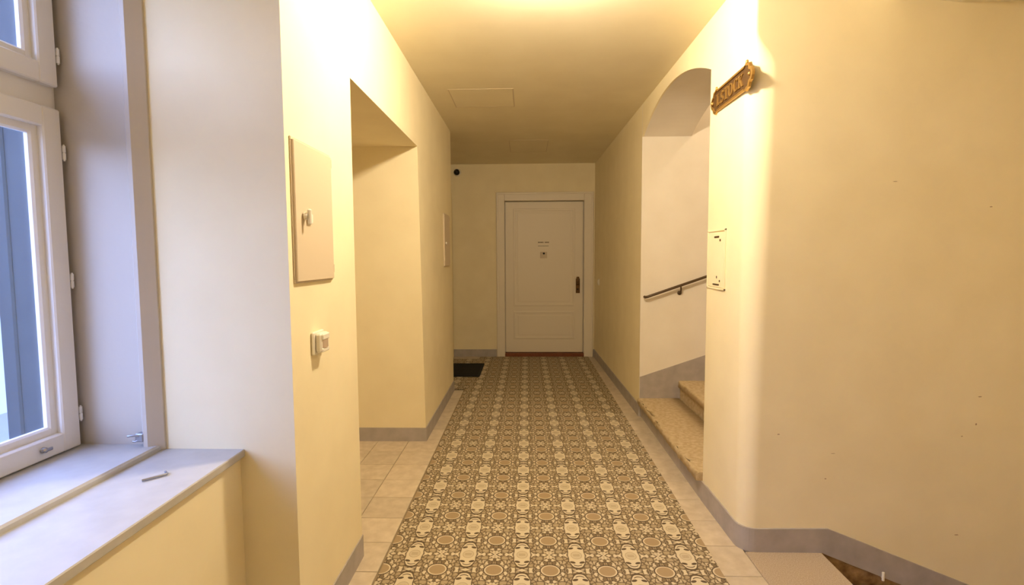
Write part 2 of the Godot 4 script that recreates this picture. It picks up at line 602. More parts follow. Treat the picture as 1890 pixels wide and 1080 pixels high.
func rounded_pier() -> void:
	var st := SurfaceTool.new()
	st.begin(Mesh.PRIMITIVE_TRIANGLES)
	var rows := []
	var ys := [-2.2, -0.4, 0.0, 0.4, 0.8, 1.2, 1.6, 1.9]
	for k in 24:
		ys.append(2.0 + 0.02 * k)
	ys.append(H + 0.05)
	for y in ys:
		var r := corner_radius(y)
		var row := []
		row.append([Vector3(xr(ZJ), y, ZJ), Vector3(-1, 0, 0)])
		var cx := xr(ZC) + r
		var czz := ZC - r
		for k in 13:
			var a := PI / 2 * k / 12.0
			row.append([Vector3(cx - r * cos(a), y, czz + r * sin(a)), Vector3(-cos(a), 0, sin(a))])
		row.append([Vector3(3.2, y, ZC), Vector3(0, 0, 1)])
		rows.append(row)
	for i in rows.size() - 1:
		for k in rows[i].size() - 1:
			for q in [[i, k], [i + 1, k], [i + 1, k + 1], [i, k], [i + 1, k + 1], [i, k + 1]]:
				var v: Array = rows[q[0]][q[1]]
				st.set_normal(v[1])
				st.add_vertex(v[0])
	# flat sides that close the block
	var put := func(pts: Array, nn: Vector3) -> void:
		for q in [0, 1, 2, 0, 2, 3]:
			st.set_normal(nn)
			st.add_vertex(pts[q])
	put.call([Vector3(xr(ZJ), -2.2, ZJ), Vector3(4.55, -2.2, ZJ), Vector3(4.55, 4.3, ZJ), Vector3(xr(ZJ), 4.3, ZJ)], Vector3(0, 0, -1))
	put.call([Vector3(3.2, -2.2, ZC), Vector3(4.55, -2.2, ZJ), Vector3(4.55, 4.3, ZJ), Vector3(3.2, 4.3, ZC)], Vector3(1, 0, 0))
	put.call([Vector3(1.03, H + 0.05, ZC), Vector3(3.2, H + 0.05, ZC), Vector3(3.2, 4.3, ZC), Vector3(1.03, 4.3, ZC)], Vector3(0, 0, 1))
	var o := obj("wall_pier", st.commit(), M.yellow_paint)
	struct(o, "cream plastered pier with a rounded corner beside the cellar stairs")
	# bare plaster under the sloping skirting of the cellar stair
	var s2 := begin()
	var front := func(p: Vector2, t: float) -> Vector3: return Vector3(p.x, p.y, t)
	prism(s2, PackedVector2Array([Vector2(1.39, 0.0), Vector2(1.52, -0.058), Vector2(1.67, -0.117), Vector2(2.4, -0.41), Vector2(2.4, -0.9), Vector2(1.39, -0.5)]), front, ZC - 0.002, ZC + 0.003)
	obj("bare_plaster", commit(s2), M.bare_plaster, o).set_meta("label", "brown bare plaster under the grey skirting")
	# knocks and scratches in the paint
	for a in [[1788, 395, 5, 2], [1620, 350, 8, 1], [1788, 730, 7, 2], [1784, 780, 3, 4], [1760, 802, 3, 2], [1430, 800, 5, 2], [1518, 882, 4, 2], [1760, 985, 8, 2], [1530, 835, 8, 1]]:
		var k := Vector3(1.058 + (a[0] - 1385) * 0.00253, 1.4 - (a[1] - 478) * 0.00258, ZC)
		var w: float = a[2] * 0.0013
		var h: float = a[3] * 0.0013
		var s3 := begin()
		prism(s3, PackedVector2Array([Vector2(k.x - w, k.y), Vector2(k.x - w * 0.3, k.y - h), Vector2(k.x + w, k.y - h * 0.4), Vector2(k.x + w * 0.5, k.y + h), Vector2(k.x - w * 0.5, k.y + h * 0.7)]), front, ZC - 0.001, ZC + 0.001)
		obj("paint_chip", commit(s3), M.paint_chip, o)

func build_skirtings() -> void:
	var g: Material = M.grey_paint
	var t := 0.008
	var hh := 0.105
	# left pier by the window, then round into the passage
	struct(obj("baseboard_left", band([Vector2(XL, -0.28), Vector2(XL, -1.64)], [0, 0], [hh, hh], -t), g))
	struct(obj("baseboard_pier", band([Vector2(-0.962, -1.64), Vector2(XL, -1.64), Vector2(XL, -2.28), Vector2(-1.75, -2.28)], [0, 0, 0, 0], [hh, hh, hh, hh], -t), g))
	struct(obj("baseboard_passage", band([Vector2(-1.75, -3.79), Vector2(XL, -3.79), Vector2(XL, -5.28), Vector2(-1.06, -5.28)], [0, 0, 0, 0], [hh, hh, hh, hh], -t), g))
	struct(obj("baseboard_back", band([Vector2(-1.06, ZB), Vector2(-0.425, ZB)], [0, 0], [hh, hh], -t), g))
	struct(obj("baseboard_right", band([Vector2(0.93, ZB), Vector2(xr(ZB), ZB), Vector2(xr(ZB), ZB + 0.001), Vector2(xr(ZF), ZF)], [0, 0, 0, 0], [hh, hh, hh, hh], -t), g))
	# pier with the rounded corner, level over the landing, then sloping with the cellar stairs
	var path := [Vector2(xr(ZJ), ZJ)]
	var lo := [0.0]
	var hi := [0.115]
	var r := corner_radius(0.05)
	for k in 11:
		var a := PI / 2 * k / 10.0
		path.append(Vector2(xr(ZC) + r - r * cos(a), ZC - r + r * sin(a)))
		lo.append(0.0)
		hi.append(0.115)
	path += [Vector2(1.39, ZC), Vector2(1.412, ZC), Vector2(2.6, ZC)]
	lo += [0.0, -0.01, -0.49]
	hi += [0.118, 0.118, -0.362]
	struct(obj("baseboard_stair", band(path, lo, hi, -t), g), "grey painted skirting around the rounded corner and down the stairs")
	# sloping skirting beside the stairs going up
	struct(obj("baseboard_flight", band([Vector2(xr(ZF) + 0.002, ZF), Vector2(3.6, ZF)], [0.0, 0.0], [0.352, 1.247], -0.004), g), "grey painted skirting sloping up the staircase wall")

func build_floor() -> void:
	var fl := obj("floor", box_mesh(Vector3(-1.9, -0.12, -7.4), Vector3(1.03, -0.004, 2.2)), M.grout)
	struct(fl, "beige ceramic tile floor")
	var s := 0.236
	var g := 0.0018
	var tile := func(x0: float, x1: float, z0: float) -> void:
		var w := x1 - x0
		var d := s
		var key := "%.3f" % w
		if not has_meta("t" + key.replace(".", "_").replace("-", "m")):
			set_meta("t" + key.replace(".", "_").replace("-", "m"), box_mesh(Vector3(-w / 2 + g, -0.008, -d / 2 + g), Vector3(w / 2 - g, 0.0, d / 2 - g), 0.0012))
		var o := obj("tile", get_meta("t" + key.replace(".", "_").replace("-", "m")), M["tile_%d" % rng.randi_range(0, 3)], fl)
		o.position = Vector3((x0 + x1) / 2, rng.randf_range(-0.0004, 0.0003), z0 - d / 2)
	for k in 27:
		var z := -0.752 - s * k
		tile.call(-0.906, -0.670, z)
		tile.call(0.80, 1.030, z)
		if z - s > -3.9 and z < -2.0:
			for j in 3:
				tile.call(-0.906 - s * (j + 1), -0.906 - s * j, z)
	for k in 3:
		tile.call(-1.06 + 0.2 * k, -0.86 + 0.2 * k, -6.88)

func build_window() -> void:
	var w := base("window_1", Vector3(0, 0, 0))
	struct(w, "white wooden casement window in the deep left recess")
	var wm: Material = M.window_white
	# fixed frame and transom
	var st := begin()
	for z in [-1.64, -0.32]:
		bbox(st, Vector3(-1.568, 0.77, z), Vector3(-1.515, 2.52, z + 0.04), 0.004)
	bbox(st, Vector3(-1.60, 0.70, -1.64), Vector3(-1.53, 0.80, -0.28), 0.004)
	bbox(st, Vector3(-1.60, 2.45, -1.64), Vector3(-1.53, 2.52, -0.28), 0.004)
	obj("frame", commit(st), wm, w)
	st = begin()
	bbox(st, Vector3(-1.60, 1.84, -1.62), Vector3(-1.505, 1.972, -0.30), 0.006)
	obj("transom", commit(st), wm, w)
	obj("mullion", box_mesh(Vector3(-1.60, 0.78, -0.985), Vector3(-1.515, 2.5, -0.935), 0.005), wm, w)
	# four casements: stiles, rails, bead and pane
	for a in [[-1.612, -0.965, 0.787, 1.873], [-1.612, -0.965, 1.943, 2.47], [-0.955, -0.31, 0.787, 1.873], [-0.955, -0.31, 1.943, 2.47]]:
		var z0: float = a[0]
		var z1: float = a[1]
		var y0: float = a[2]
		var y1: float = a[3]
		var sash := Node3D.new()
		sash.name = "sash"
		w.add_child(sash, true)
		sash.position = Vector3(-1.48, y0, z0)
		var W := z1 - z0
		var HH := y1 - y0
		var f := 0.062
		for q in [[0.0, f], [W - f, W]]:
			obj("stile", box_mesh(Vector3(-0.045, 0, q[0]), Vector3(0, HH, q[1]), 0.004), wm, sash)
		for q in [[0.0, f], [HH - f, HH]]:
			obj("rail", box_mesh(Vector3(-0.0452, q[0], f - 0.003), Vector3(-0.0003, q[1], W - f + 0.003), 0.004), wm, sash)
		# glazing bead, set back behind the face of the casement
		var bd := begin()
		var b := 0.026
		bbox(bd, Vector3(-0.044, f - 0.008, f - 0.008), Vector3(-0.020, HH - f + 0.008, f + b), 0.006)
		bbox(bd, Vector3(-0.044, f - 0.008, W - f - b), Vector3(-0.020, HH - f + 0.008, W - f + 0.008), 0.006)
		bbox(bd, Vector3(-0.0435, f - 0.008, f - 0.008), Vector3(-0.0205, f + b, W - f + 0.008), 0.006)
		bbox(bd, Vector3(-0.0435, HH - f - b, f - 0.008), Vector3(-0.0205, HH - f + 0.008, W - f + 0.008), 0.006)
		obj("bead", commit(bd), wm, sash)
		obj("pane", box_mesh(Vector3(-0.038, f, f), Vector3(-0.034, HH - f, W - f)), M.glass, sash)
		var far: bool = z0 < -1.5
		for y in ([0.105, 0.545, 0.955] if HH > 0.8 else [0.10, 0.42]):
			var hg := begin()
			var hz: float = -0.006 if far else W + 0.006
			tube(hg, [Vector3(-0.002, y - 0.022, hz), Vector3(-0.002, y - 0.001, hz)], 0.0055, 10)
			tube(hg, [Vector3(-0.002, y + 0.001, hz), Vector3(-0.002, y + 0.022, hz)], 0.0055, 10)
			tube(hg, [Vector3(-0.002, y - 0.026, hz), Vector3(-0.002, y + 0.026, hz)], 0.003, 8)
			obj("hinge", commit(hg), wm, sash)
		if HH > 0.8:
			var zz: float = 0.135 if far else W - 0.135
			var lt := begin()
			lathe(lt, [Vector2(0.0, 0.014), Vector2(0.008, 0.012), Vector2(0.009, 0.0)], Transform3D(Basis(Vector3.FORWARD, PI / 2), Vector3(0.0, 0.033, zz)), 14)
			bbox(lt, Vector3(0.010, 0.028, zz - 0.020), Vector3(0.016, 0.038, zz + 0.012), 0.002)
			tube(lt, [Vector3(0.012, 0.033, zz + 0.010), Vector3(0.024, 0.040, zz + 0.016)], 0.004, 8)
			obj("turn_latch", commit(lt), M.steel, sash).set_meta("label", "small metal turn latch on the bottom rail")
	# wooden lining of the recess between outer and inner frame
	st = begin()
	bbox(st, Vector3(-1.53, 0.765, -1.66), Vector3(-1.272, 2.52, -1.632), 0.002)
	bbox(st, Vector3(-1.53, 0.765, -0.288), Vector3(-1.272, 2.52, -0.26), 0.002)
	bbox(st, Vector3(-1.53, 2.505, -1.64), Vector3(-1.297, 2.54, -0.28), 0.002)
	obj("lining", commit(st), M.lining_white, w).set_meta("label", "pale wooden reveal lining beside the casement")
	# inner frame: a flat jamb with a moulded edge towards the room, a gap to the lining
	for s in [[-1.66, 1.0], [-0.26, -1.0]]:
		var z: float = s[0]
		var d: float = s[1]
		var jm := begin()
		prism(jm, PackedVector2Array([Vector2(-1.268, z), Vector2(-1.268, z + d * 0.052), Vector2(-1.262, z + d * 0.057), Vector2(-1.249, z + d * 0.057), Vector2(-1.2125, z + d * 0.028), Vector2(-1.2125, z)]), func(p: Vector2, t: float) -> Vector3: return Vector3(p.x, t, p.y), 0.765, 2.52)
		obj("inner_jamb", commit(jm), M.lining_white, w)
	# hook and eye at the foot of the lining
	var hk := begin()
	bbox(hk, Vector3(-1.290, 0.800, -1.625), Vector3(-1.262, 0.828, -1.600), 0.003)
	tube(hk, [Vector3(-1.272, 0.820, -1.604), Vector3(-1.286, 0.824, -1.596), Vector3(-1.308, 0.822, -1.594)], 0.0035, 8)
	tube(hk, [Vector3(-1.278, 0.808, -1.604), Vector3(-1.288, 0.802, -1.600), Vector3(-1.296, 0.803, -1.600)], 0.003, 8)
	obj("hook_latch", commit(hk), M.steel, w).set_meta("label", "small steel hook latch at the foot of the lining")
	# board between the frames, a few millimetres above the room side sill
	obj("inner_board", box_mesh(Vector3(-1.60, 0.70, -1.635), Vector3(-1.222, 0.783, -0.285), 0.006), M.sill_white, w)
	var sill := obj("window_sill", box_mesh(Vector3(-1.23, 0.738, -1.645), Vector3(-0.946, 0.764, -0.275), 0.003), M.sill_white)
	tag(sill, "wide pale window sill projecting over the cream parapet", "sill")

func build_yard() -> void:
	struct(obj("floor_yard", box_mesh(Vector3(-14, -0.7, -16), Vector3(-1.95, -0.5, 10)), M.yard), "grey courtyard ground outside the window")
	# outer face of the building above and beside the window
	var st := begin()
	bbox(st, Vector3(-1.75, 2.9, -12), Vector3(-1.6, 4.2, 8))
	struct(obj("wall_facade", commit(st), M.facade_pale), "pale outer wall above the window")
	# slate blue wing with shallow upright ribs
	var wing := base("courtyard_wing", Vector3(-2.5, -0.5, -3.4))
	tag(wing, "dark slate blue building wing seen through the window", "building")
	obj("wall", box_mesh(Vector3(-0.735, 0, -3.0), Vector3(0.5, 6.0, 0.38)), M.facade_dark, wing)
	for k in 6:
		obj("rib", box_mesh(Vector3(-0.70 + 0.19 * k, 0, 0.37), Vector3(-0.63 + 0.19 * k, 6.0, 0.395), 0.01), M.facade_dark, wing)
	var pale := base("courtyard_house", Vector3(-7.0, -0.5, -4.0))
	tag(pale, "pale rendered house across the courtyard behind the slate wing", "building")
	obj("wall", box_mesh(Vector3(-0.5, 0, -9), Vector3(0.5, 2.6, 9)), M.facade_pale, pale)

func build_doors() -> void:
	# ---- door_1: white panelled flat door in the end wall
	var d := base("door_1", Vector3(0.245, 0, ZB))
	struct(d, "white panelled apartment door at the end of the corridor")
	var m: Material = M.door_white
	var x0 := -0.550
	var x1 := 0.550
	for s in [[-0.665, -0.550], [0.550, 0.680]]:
		var jb := begin()
		bbox(jb, Vector3(s[0], 0, -0.02), Vector3(s[1], 2.297, 0.028), 0.006)
		bbox(jb, Vector3(s[0] + 0.004 if s[0] < 0 else s[1] - 0.03, 0, 0.0), Vector3(s[0] + 0.03 if s[0] < 0 else s[1] - 0.004, 2.29, 0.034), 0.004)
		obj("jamb", commit(jb), m, d)
	var hd := begin()
	bbox(hd, Vector3(-0.551, 2.178, -0.0205), Vector3(0.551, 2.2965, 0.0275), 0.006)
	bbox(hd, Vector3(-0.66, 2.267, 0.0), Vector3(0.676, 2.293, 0.0335), 0.004)
	obj("head", commit(hd), m, d)
	obj("rebate", box_mesh(Vector3(-0.58, 0.0, -0.28), Vector3(0.58, 2.2, -0.10)), m, d)
	obj("threshold", box_mesh(Vector3(x0 - 0.006, 0.0, -0.12), Vector3(x1 + 0.006, 0.050, 0.026), 0.005), M.threshold_wood, d).set_meta("label", "brown wooden threshold")
	var leaf := obj("leaf", box_mesh(Vector3(x0 + 0.006, 0.056, -0.085), Vector3(x1 - 0.006, 2.172, -0.042), 0.003), m, d)
	# raised mouldings around two fields
	for q in [[-0.43, 0.43, 0.715, 2.075], [-0.43, 0.43, 0.245, 0.64]]:
		var mo := begin()
		for e in [[q[0], q[2], q[0] + 0.03, q[3]], [q[1] - 0.03, q[2], q[1], q[3]], [q[0] + 0.02, q[2], q[1] - 0.02, q[2] + 0.03], [q[0] + 0.02, q[3] - 0.03, q[1] - 0.02, q[3]]]:
			bbox(mo, Vector3(e[0], e[1], -0.045), Vector3(e[2], e[3], -0.034), 0.006)
		obj("moulding", commit(mo), m, leaf)
		obj("field", box_mesh(Vector3(q[0] + 0.06, q[2] + 0.06, -0.045), Vector3(q[1] - 0.06, q[3] - 0.06, -0.038), 0.004), m, leaf)
	# name sign: two lines of small print
	var sign := obj("name_sign", box_mesh(Vector3(-0.10, 1.525, -0.040), Vector3(0.095, 1.635, -0.034), 0.001), M.door_white, d)
	sign.set_meta("label", "small white name sign with two lines of print")
	var pr := begin()
	var xs := -0.085
	for wd in [0.022, 0.018, 0.024, 0.016, 0.0, 0.020, 0.022, 0.019]:
		if wd > 0:
			bbox(pr, Vector3(xs, 1.600, -0.0345), Vector3(xs + wd - 0.004, 1.614, -0.0330))
		xs += maxf(wd, 0.014)
	xs = -0.085
	for wd in [0.012, 0.014, 0.010, 0.013, 0.012, 0.014, 0.012, 0.010, 0.013, 0.014, 0.012, 0.013]:
		bbox(pr, Vector3(xs, 1.553, -0.0345), Vector3(xs + wd - 0.003, 1.561, -0.0330))
		xs += wd
	obj("print", commit(pr), M.print, sign)
	var pe := obj("peephole_plate", box_mesh(Vector3(-0.055, 1.385, -0.040), Vector3(0.04, 1.475, -0.033), 0.002), M.cabinet_paint, d)
	var ey := begin()
	lathe(ey, [Vector2(0.0, 0.008), Vector2(0.010, 0.008), Vector2(0.014, 0.004), Vector2(0.014, 0.0)], Transform3D(Basis(Vector3.RIGHT, PI / 2), Vector3(-0.004, 1.452, -0.034)), 16)
	obj("peephole", commit(ey), M.black_plastic, pe)
	# long plate with a knob
	var pl := begin()
	bbox(pl, Vector3(0.443, 0.895, -0.043), Vector3(0.500, 1.10, -0.032), 0.004)
	bbox(pl, Vector3(0.452, 1.09, -0.043), Vector3(0.491, 1.125, -0.033), 0.004)
	var hp := obj("handle_plate", commit(pl), M.bronze, d)
	var kn := begin()
	lathe(kn, [Vector2(0.0, 0.062), Vector2(0.016, 0.058), Vector2(0.026, 0.046), Vector2(0.026, 0.036), Vector2(0.014, 0.024), Vector2(0.011, 0.0)], Transform3D(Basis(Vector3.RIGHT, PI / 2), Vector3(0.467, 1.035, -0.034)), 20)
	obj("knob", commit(kn), M.bronze, hp)
	var kh := begin()
	lathe(kh, [Vector2(0.0, 0.004), Vector2(0.010, 0.004), Vector2(0.012, 0.0)], Transform3D(Basis(Vector3.RIGHT, PI / 2), Vector3(0.470, 0.95, -0.032)), 14)
	obj("keyhole", commit(kh), M.black_plastic, hp)
	# ---- door_2: second flat door, in the side wall of the alcove behind the mat
	var e := base("door_2", Vector3(-1.06, 0, -6.30))
	struct(e, "white door edge in the alcove beside the black mat")
	var fr := begin()
	bbox(fr, Vector3(-0.05, 0, -0.795), Vector3(0.028, 2.28, -0.545), 0.005)
	bbox(fr, Vector3(-0.05, 0, 0.545), Vector3(0.028, 2.28, 0.66), 0.005)
	bbox(fr, Vector3(-0.05, 2.15, -0.545), Vector3(0.028, 2.28, 0.545), 0.005)
	obj("frame", commit(fr), M.yellow_paint, e)
	obj("leaf", box_mesh(Vector3(-0.09, 0.01, -0.55), Vector3(-0.045, 2.155, 0.55), 0.003), m, e)

func step_mesh(x0: float, x1: float, y0: float, y1: float, z0: float, z1: float, rough: float, seeded: int) -> ArrayMesh:
	# a stone tread whose front edge (towards -x) is rounded and worn
	var st := SurfaceTool.new()
	st.begin(Mesh.PRIMITIVE_TRIANGLES)
	st.set_smooth_group(1)
	var ns := FastNoiseLite.new()
	ns.seed = seeded
	ns.frequency = 9.0
	ns.fractal_octaves = 4
	var n := 48
	var prof := []
	prof.append([Vector2(x0 + 0.02, y0), 0.0])
	prof.append([Vector2(x0 + 0.004, y0 + 0.004), 0.6])
	for k in 6:
		var a := PI / 2 * k / 5.0
		prof.append([Vector2(x0 + 0.016 - 0.016 * cos(a), y1 - 0.016 + 0.016 * sin(a)), 1.0])
	prof.append([Vector2(x0 + 0.05, y1), 0.5])
	prof.append([Vector2(x0 + 0.12, y1), 0.25])
	prof.append([Vector2((x0 + x1) / 2, y1), 0.3])
	prof.append([Vector2(x1, y1), 0.1])
	prof.append([Vector2(x1, y0), 0.0])
	var rows := []
	for i in n + 1:
		var z := lerpf(z0, z1, float(i) / n)
		var row := []
		for q in prof:
			var p: Vector2 = q[0]
			var a: float = q[1] * rough
			row.append(Vector3(p.x + a * maxf(0.0, ns.get_noise_2d(z * 1.3, p.y * 2 + 3.0)), p.y - a * absf(ns.get_noise_2d(z, p.x + 7.0)), z))
		rows.append(row)
	var c := Vector3((x0 + x1) / 2, (y0 + y1) / 2, 0)
	for i in n:
		for k in prof.size() - 1:
			var q := [rows[i][k], rows[i][k + 1], rows[i + 1][k + 1], rows[i + 1][k]]
			poly(st, q, Vector3(c.x, c.y, q[0].z))
	st.set_smooth_group(-1)
	for r in [rows[0], rows[n]]:
		for k in range(1, prof.size() - 1):
			poly(st, [r[0], r[k], r[k + 1]], Vector3(c.x, c.y, (z0 + z1) / 2))
	st.generate_normals()
	return st.commit()

func build_stairs() -> void:
	# ---- flight going up through the arch on the right
	var ups := ["worn stone tread lying in the arched opening, lowest of the flight", "second stone tread in the arched opening, with a projecting nosing", "third stone tread of the flight going up", "fourth stone tread of the flight going up", "fifth stone tread of the flight going up", "sixth stone tread of the flight going up"]
	for k in 6:
		var x := 0.962 + 0.35 * k
		var top := 0.165 + 0.155 * k
		var o := base("stone_step", Vector3(0, 0, 0))
		tag(o, ups[k], "step", "stone treads of the flight going up")
		var zn := ZJ - 0.001
		var thick := 0.05 if k == 0 else 0.058
		obj("tread", step_mesh(x, x + 0.362, top - thick, top, ZF + 0.005, zn, 0.022 if k == 0 else 0.012, 40 + k), M.stone, o)
		obj("riser", box_mesh(Vector3(x + (0.036 if k == 0 else 0.022), maxf(0.0, top - 0.165), ZF + 0.006), Vector3(x + 0.30, top - thick + 0.002, zn - 0.001)), M.grey_paint if k == 0 else M.stone, o)
	# ---- landing slab and the cellar flight going down to the right
	var land := obj("stone_landing", box_mesh(Vector3(1.031, -0.10, ZC + 0.001), Vector3(1.388, 0.001, -0.9), 0.004), M.terrazzo)
	tag(land, "speckled brown stone slab beside the rounded corner, top of the cellar stairs", "step")
	for k in 4:
		var x := 1.375 + 0.36 * k
		var top := -0.15 - 0.15 * k
		var o := obj("cellar_step", box_mesh(Vector3(x, top - 0.15, ZC + 0.011), Vector3(x + 0.375, top, -0.91), 0.006), M.terrazzo)
		tag(o, ["first stone step below the landing slab", "second stone step down to the cellar", "third stone step down to the cellar", "lowest stone step down to the cellar"][k], "step", "stone steps going down to the cellar")
	struct(obj("floor_cellar", box_mesh(Vector3(1.031, -1.2, ZC), Vector3(3.3, -0.75, -0.9)), M.terrazzo), "stone floor at the foot of the cellar stairs")
	# ---- wall handrail of the upper flight
	var hr := base("stair_handrail", Vector3(1.01, 1.05, ZF))
	tag(hr, "thin dark metal handrail on the pale staircase wall", "handrail")
	var st := begin()
	var slope := 0.347
	var zz := 0.055
	tube(st, [Vector3(0.0, 0.006, 0.030), Vector3(0.004, 0.004, 0.046), Vector3(0.02, 0.008, zz), Vector3(0.3, 0.3 * slope, zz), Vector3(1.2, 1.2 * slope, zz), Vector3(2.2, 2.2 * slope, zz)], 0.0115, 12)
	obj("rail", commit(st), M.rail_paint, hr)
	for x in [0.30, 1.15, 2.0]:
		st = begin()
		var y: float = x * slope
		tube(st, [Vector3(x, y - 0.004, zz), Vector3(x + 0.004, y - 0.028, zz - 0.004), Vector3(x + 0.006, y - 0.055, zz - 0.018), Vector3(x + 0.006, y - 0.068, 0.0)], 0.007, 10)
		lathe(st, [Vector2(0.0, 0.006), Vector2(0.016, 0.006), Vector2(0.019, 0.0)], Transform3D(Basis(Vector3.RIGHT, PI / 2), Vector3(x + 0.006, y - 0.068, 0.0)), 16)
		obj("bracket", commit(st), M.rail_paint, hr)

func build_carpet() -> void:
	var lay := func(st: SurfaceTool, x0: float, x1: float, z0: float, z1: float, y: float) -> void:
		var px := 0.2535
		var pz := 0.239
		var uv := func(v: Vector3) -> Vector2: return Vector2((v.x + 0.026) / px + 0.5, (v.z + 2.302) / pz + 0.5)
		var t := [Vector3(x0, y, z0), Vector3(x1, y, z0), Vector3(x1, y, z1), Vector3(x0, y, z1)]
		for tri in [[0, 2, 1], [0, 3, 2]]:
			for i in tri:
				st.set_normal(Vector3.UP)
				st.set_uv(uv.call(t[i]))
				st.add_vertex(t[i])
		for k in 4:
			var a: Vector3 = t[k]
			var b: Vector3 = t[(k + 1) % 4]
			var nn := (b - a).cross(Vector3.UP).normalized()
			for v in [a, b - Vector3(0, y, 0), b, a, a - Vector3(0, y, 0), b - Vector3(0, y, 0)]:
				st.set_normal(nn)
				st.set_uv(uv.call(v))
				st.add_vertex(v)
	var st := SurfaceTool.new()
	st.begin(Mesh.PRIMITIVE_TRIANGLES)
	lay.call(st, -0.659, 0.858, 0.4, -7.085, 0.006)
	var o := obj("carpet_runner", st.commit(), M.carpet_print)
	tag(o, "long runner printed with brown and cream ornaments down the corridor", "carpet")
	st = SurfaceTool.new()
	st.begin(Mesh.PRIMITIVE_TRIANGLES)
	lay.call(st, -1.03, -0.661, -5.30, -6.93, 0.006)
	o = obj("carpet_offcut", st.commit(), M.carpet_print)
	tag(o, "short piece of ornament carpet under the black mat in the alcove", "carpet")
	var mt := base("door_mat", Vector3(-0.79, 0.006, -6.22))
	tag(mt, "black rubber door mat in the alcove left of the white door", "mat")
	obj("mat_body", box_mesh(Vector3(-0.235, 0, -0.36), Vector3(0.235, 0.012, 0.36), 0.004), M.black_rubber, mt)
	for k in 11:
		var z := -0.32 + 0.064 * k
		obj("ridge", box_mesh(Vector3(-0.21, 0.011, z - 0.012), Vector3(0.21, 0.016, z + 0.012), 0.003), M.black_rubber, mt)

func cabinet(at: Vector3, w: float, h: float, label: String, handle := true) -> void:
	# flat meter cupboard door on the left wall; local z runs along the wall away from the viewer as -z
	var o := base("meter_cabinet", at)
	tag(o, label, "cabinet", "")
	var st := begin()
	for e in [[0.0, 0.0, -w, 0.014], [0.0, h - 0.014, -w, h], [0.0, 0.014, -0.012, h - 0.014], [-w + 0.012, 0.014, -w, h - 0.014]]:
		bbox(st, Vector3(0.0, e[1], e[0]), Vector3(0.006, e[3], e[2]), 0.002)
	obj("frame", commit(st), M.cabinet_paint, o)
	var d := obj("door", box_mesh(Vector3(0.001, 0.006, -0.005), Vector3(0.014, h - 0.010, -w + 0.008), 0.002), M.cabinet_paint, o)
	for y in [0.03, h - 0.05]:
		st = begin()
		tube(st, [Vector3(0.011, y, -w + 0.006), Vector3(0.011, y + 0.03, -w + 0.006)], 0.004, 8)
		obj("hinge", commit(st), M.cabinet_paint, o)
	if handle:
		st = begin()
		lathe(st, [Vector2(0.0, 0.012), Vector2(0.012, 0.012), Vector2(0.014, 0.0)], Transform3D(Basis(Vector3.FORWARD, PI / 2), Vector3(0.019, h * 0.47, -0.062)), 16)
		bbox(st, Vector3(0.028, h * 0.47 - 0.030, -0.068), Vector3(0.042, h * 0.47 + 0.024, -0.056), 0.004)
		bbox(st, Vector3(0.019, h * 0.47 - 0.022, -0.118), Vector3(0.024, h * 0.47 + 0.010, -0.085), 0.002)
		obj("key_lever", commit(st), M.white_plastic, d)
	else:
		st = begin()
		lathe(st, [Vector2(0.0, 0.010), Vector2(0.012, 0.010), Vector2(0.013, 0.0)], Transform3D(Basis(Vector3.FORWARD, PI / 2), Vector3(0.019, h * 0.44, -0.04)), 14)
		obj("lock", commit(st), M.white_plastic, d)

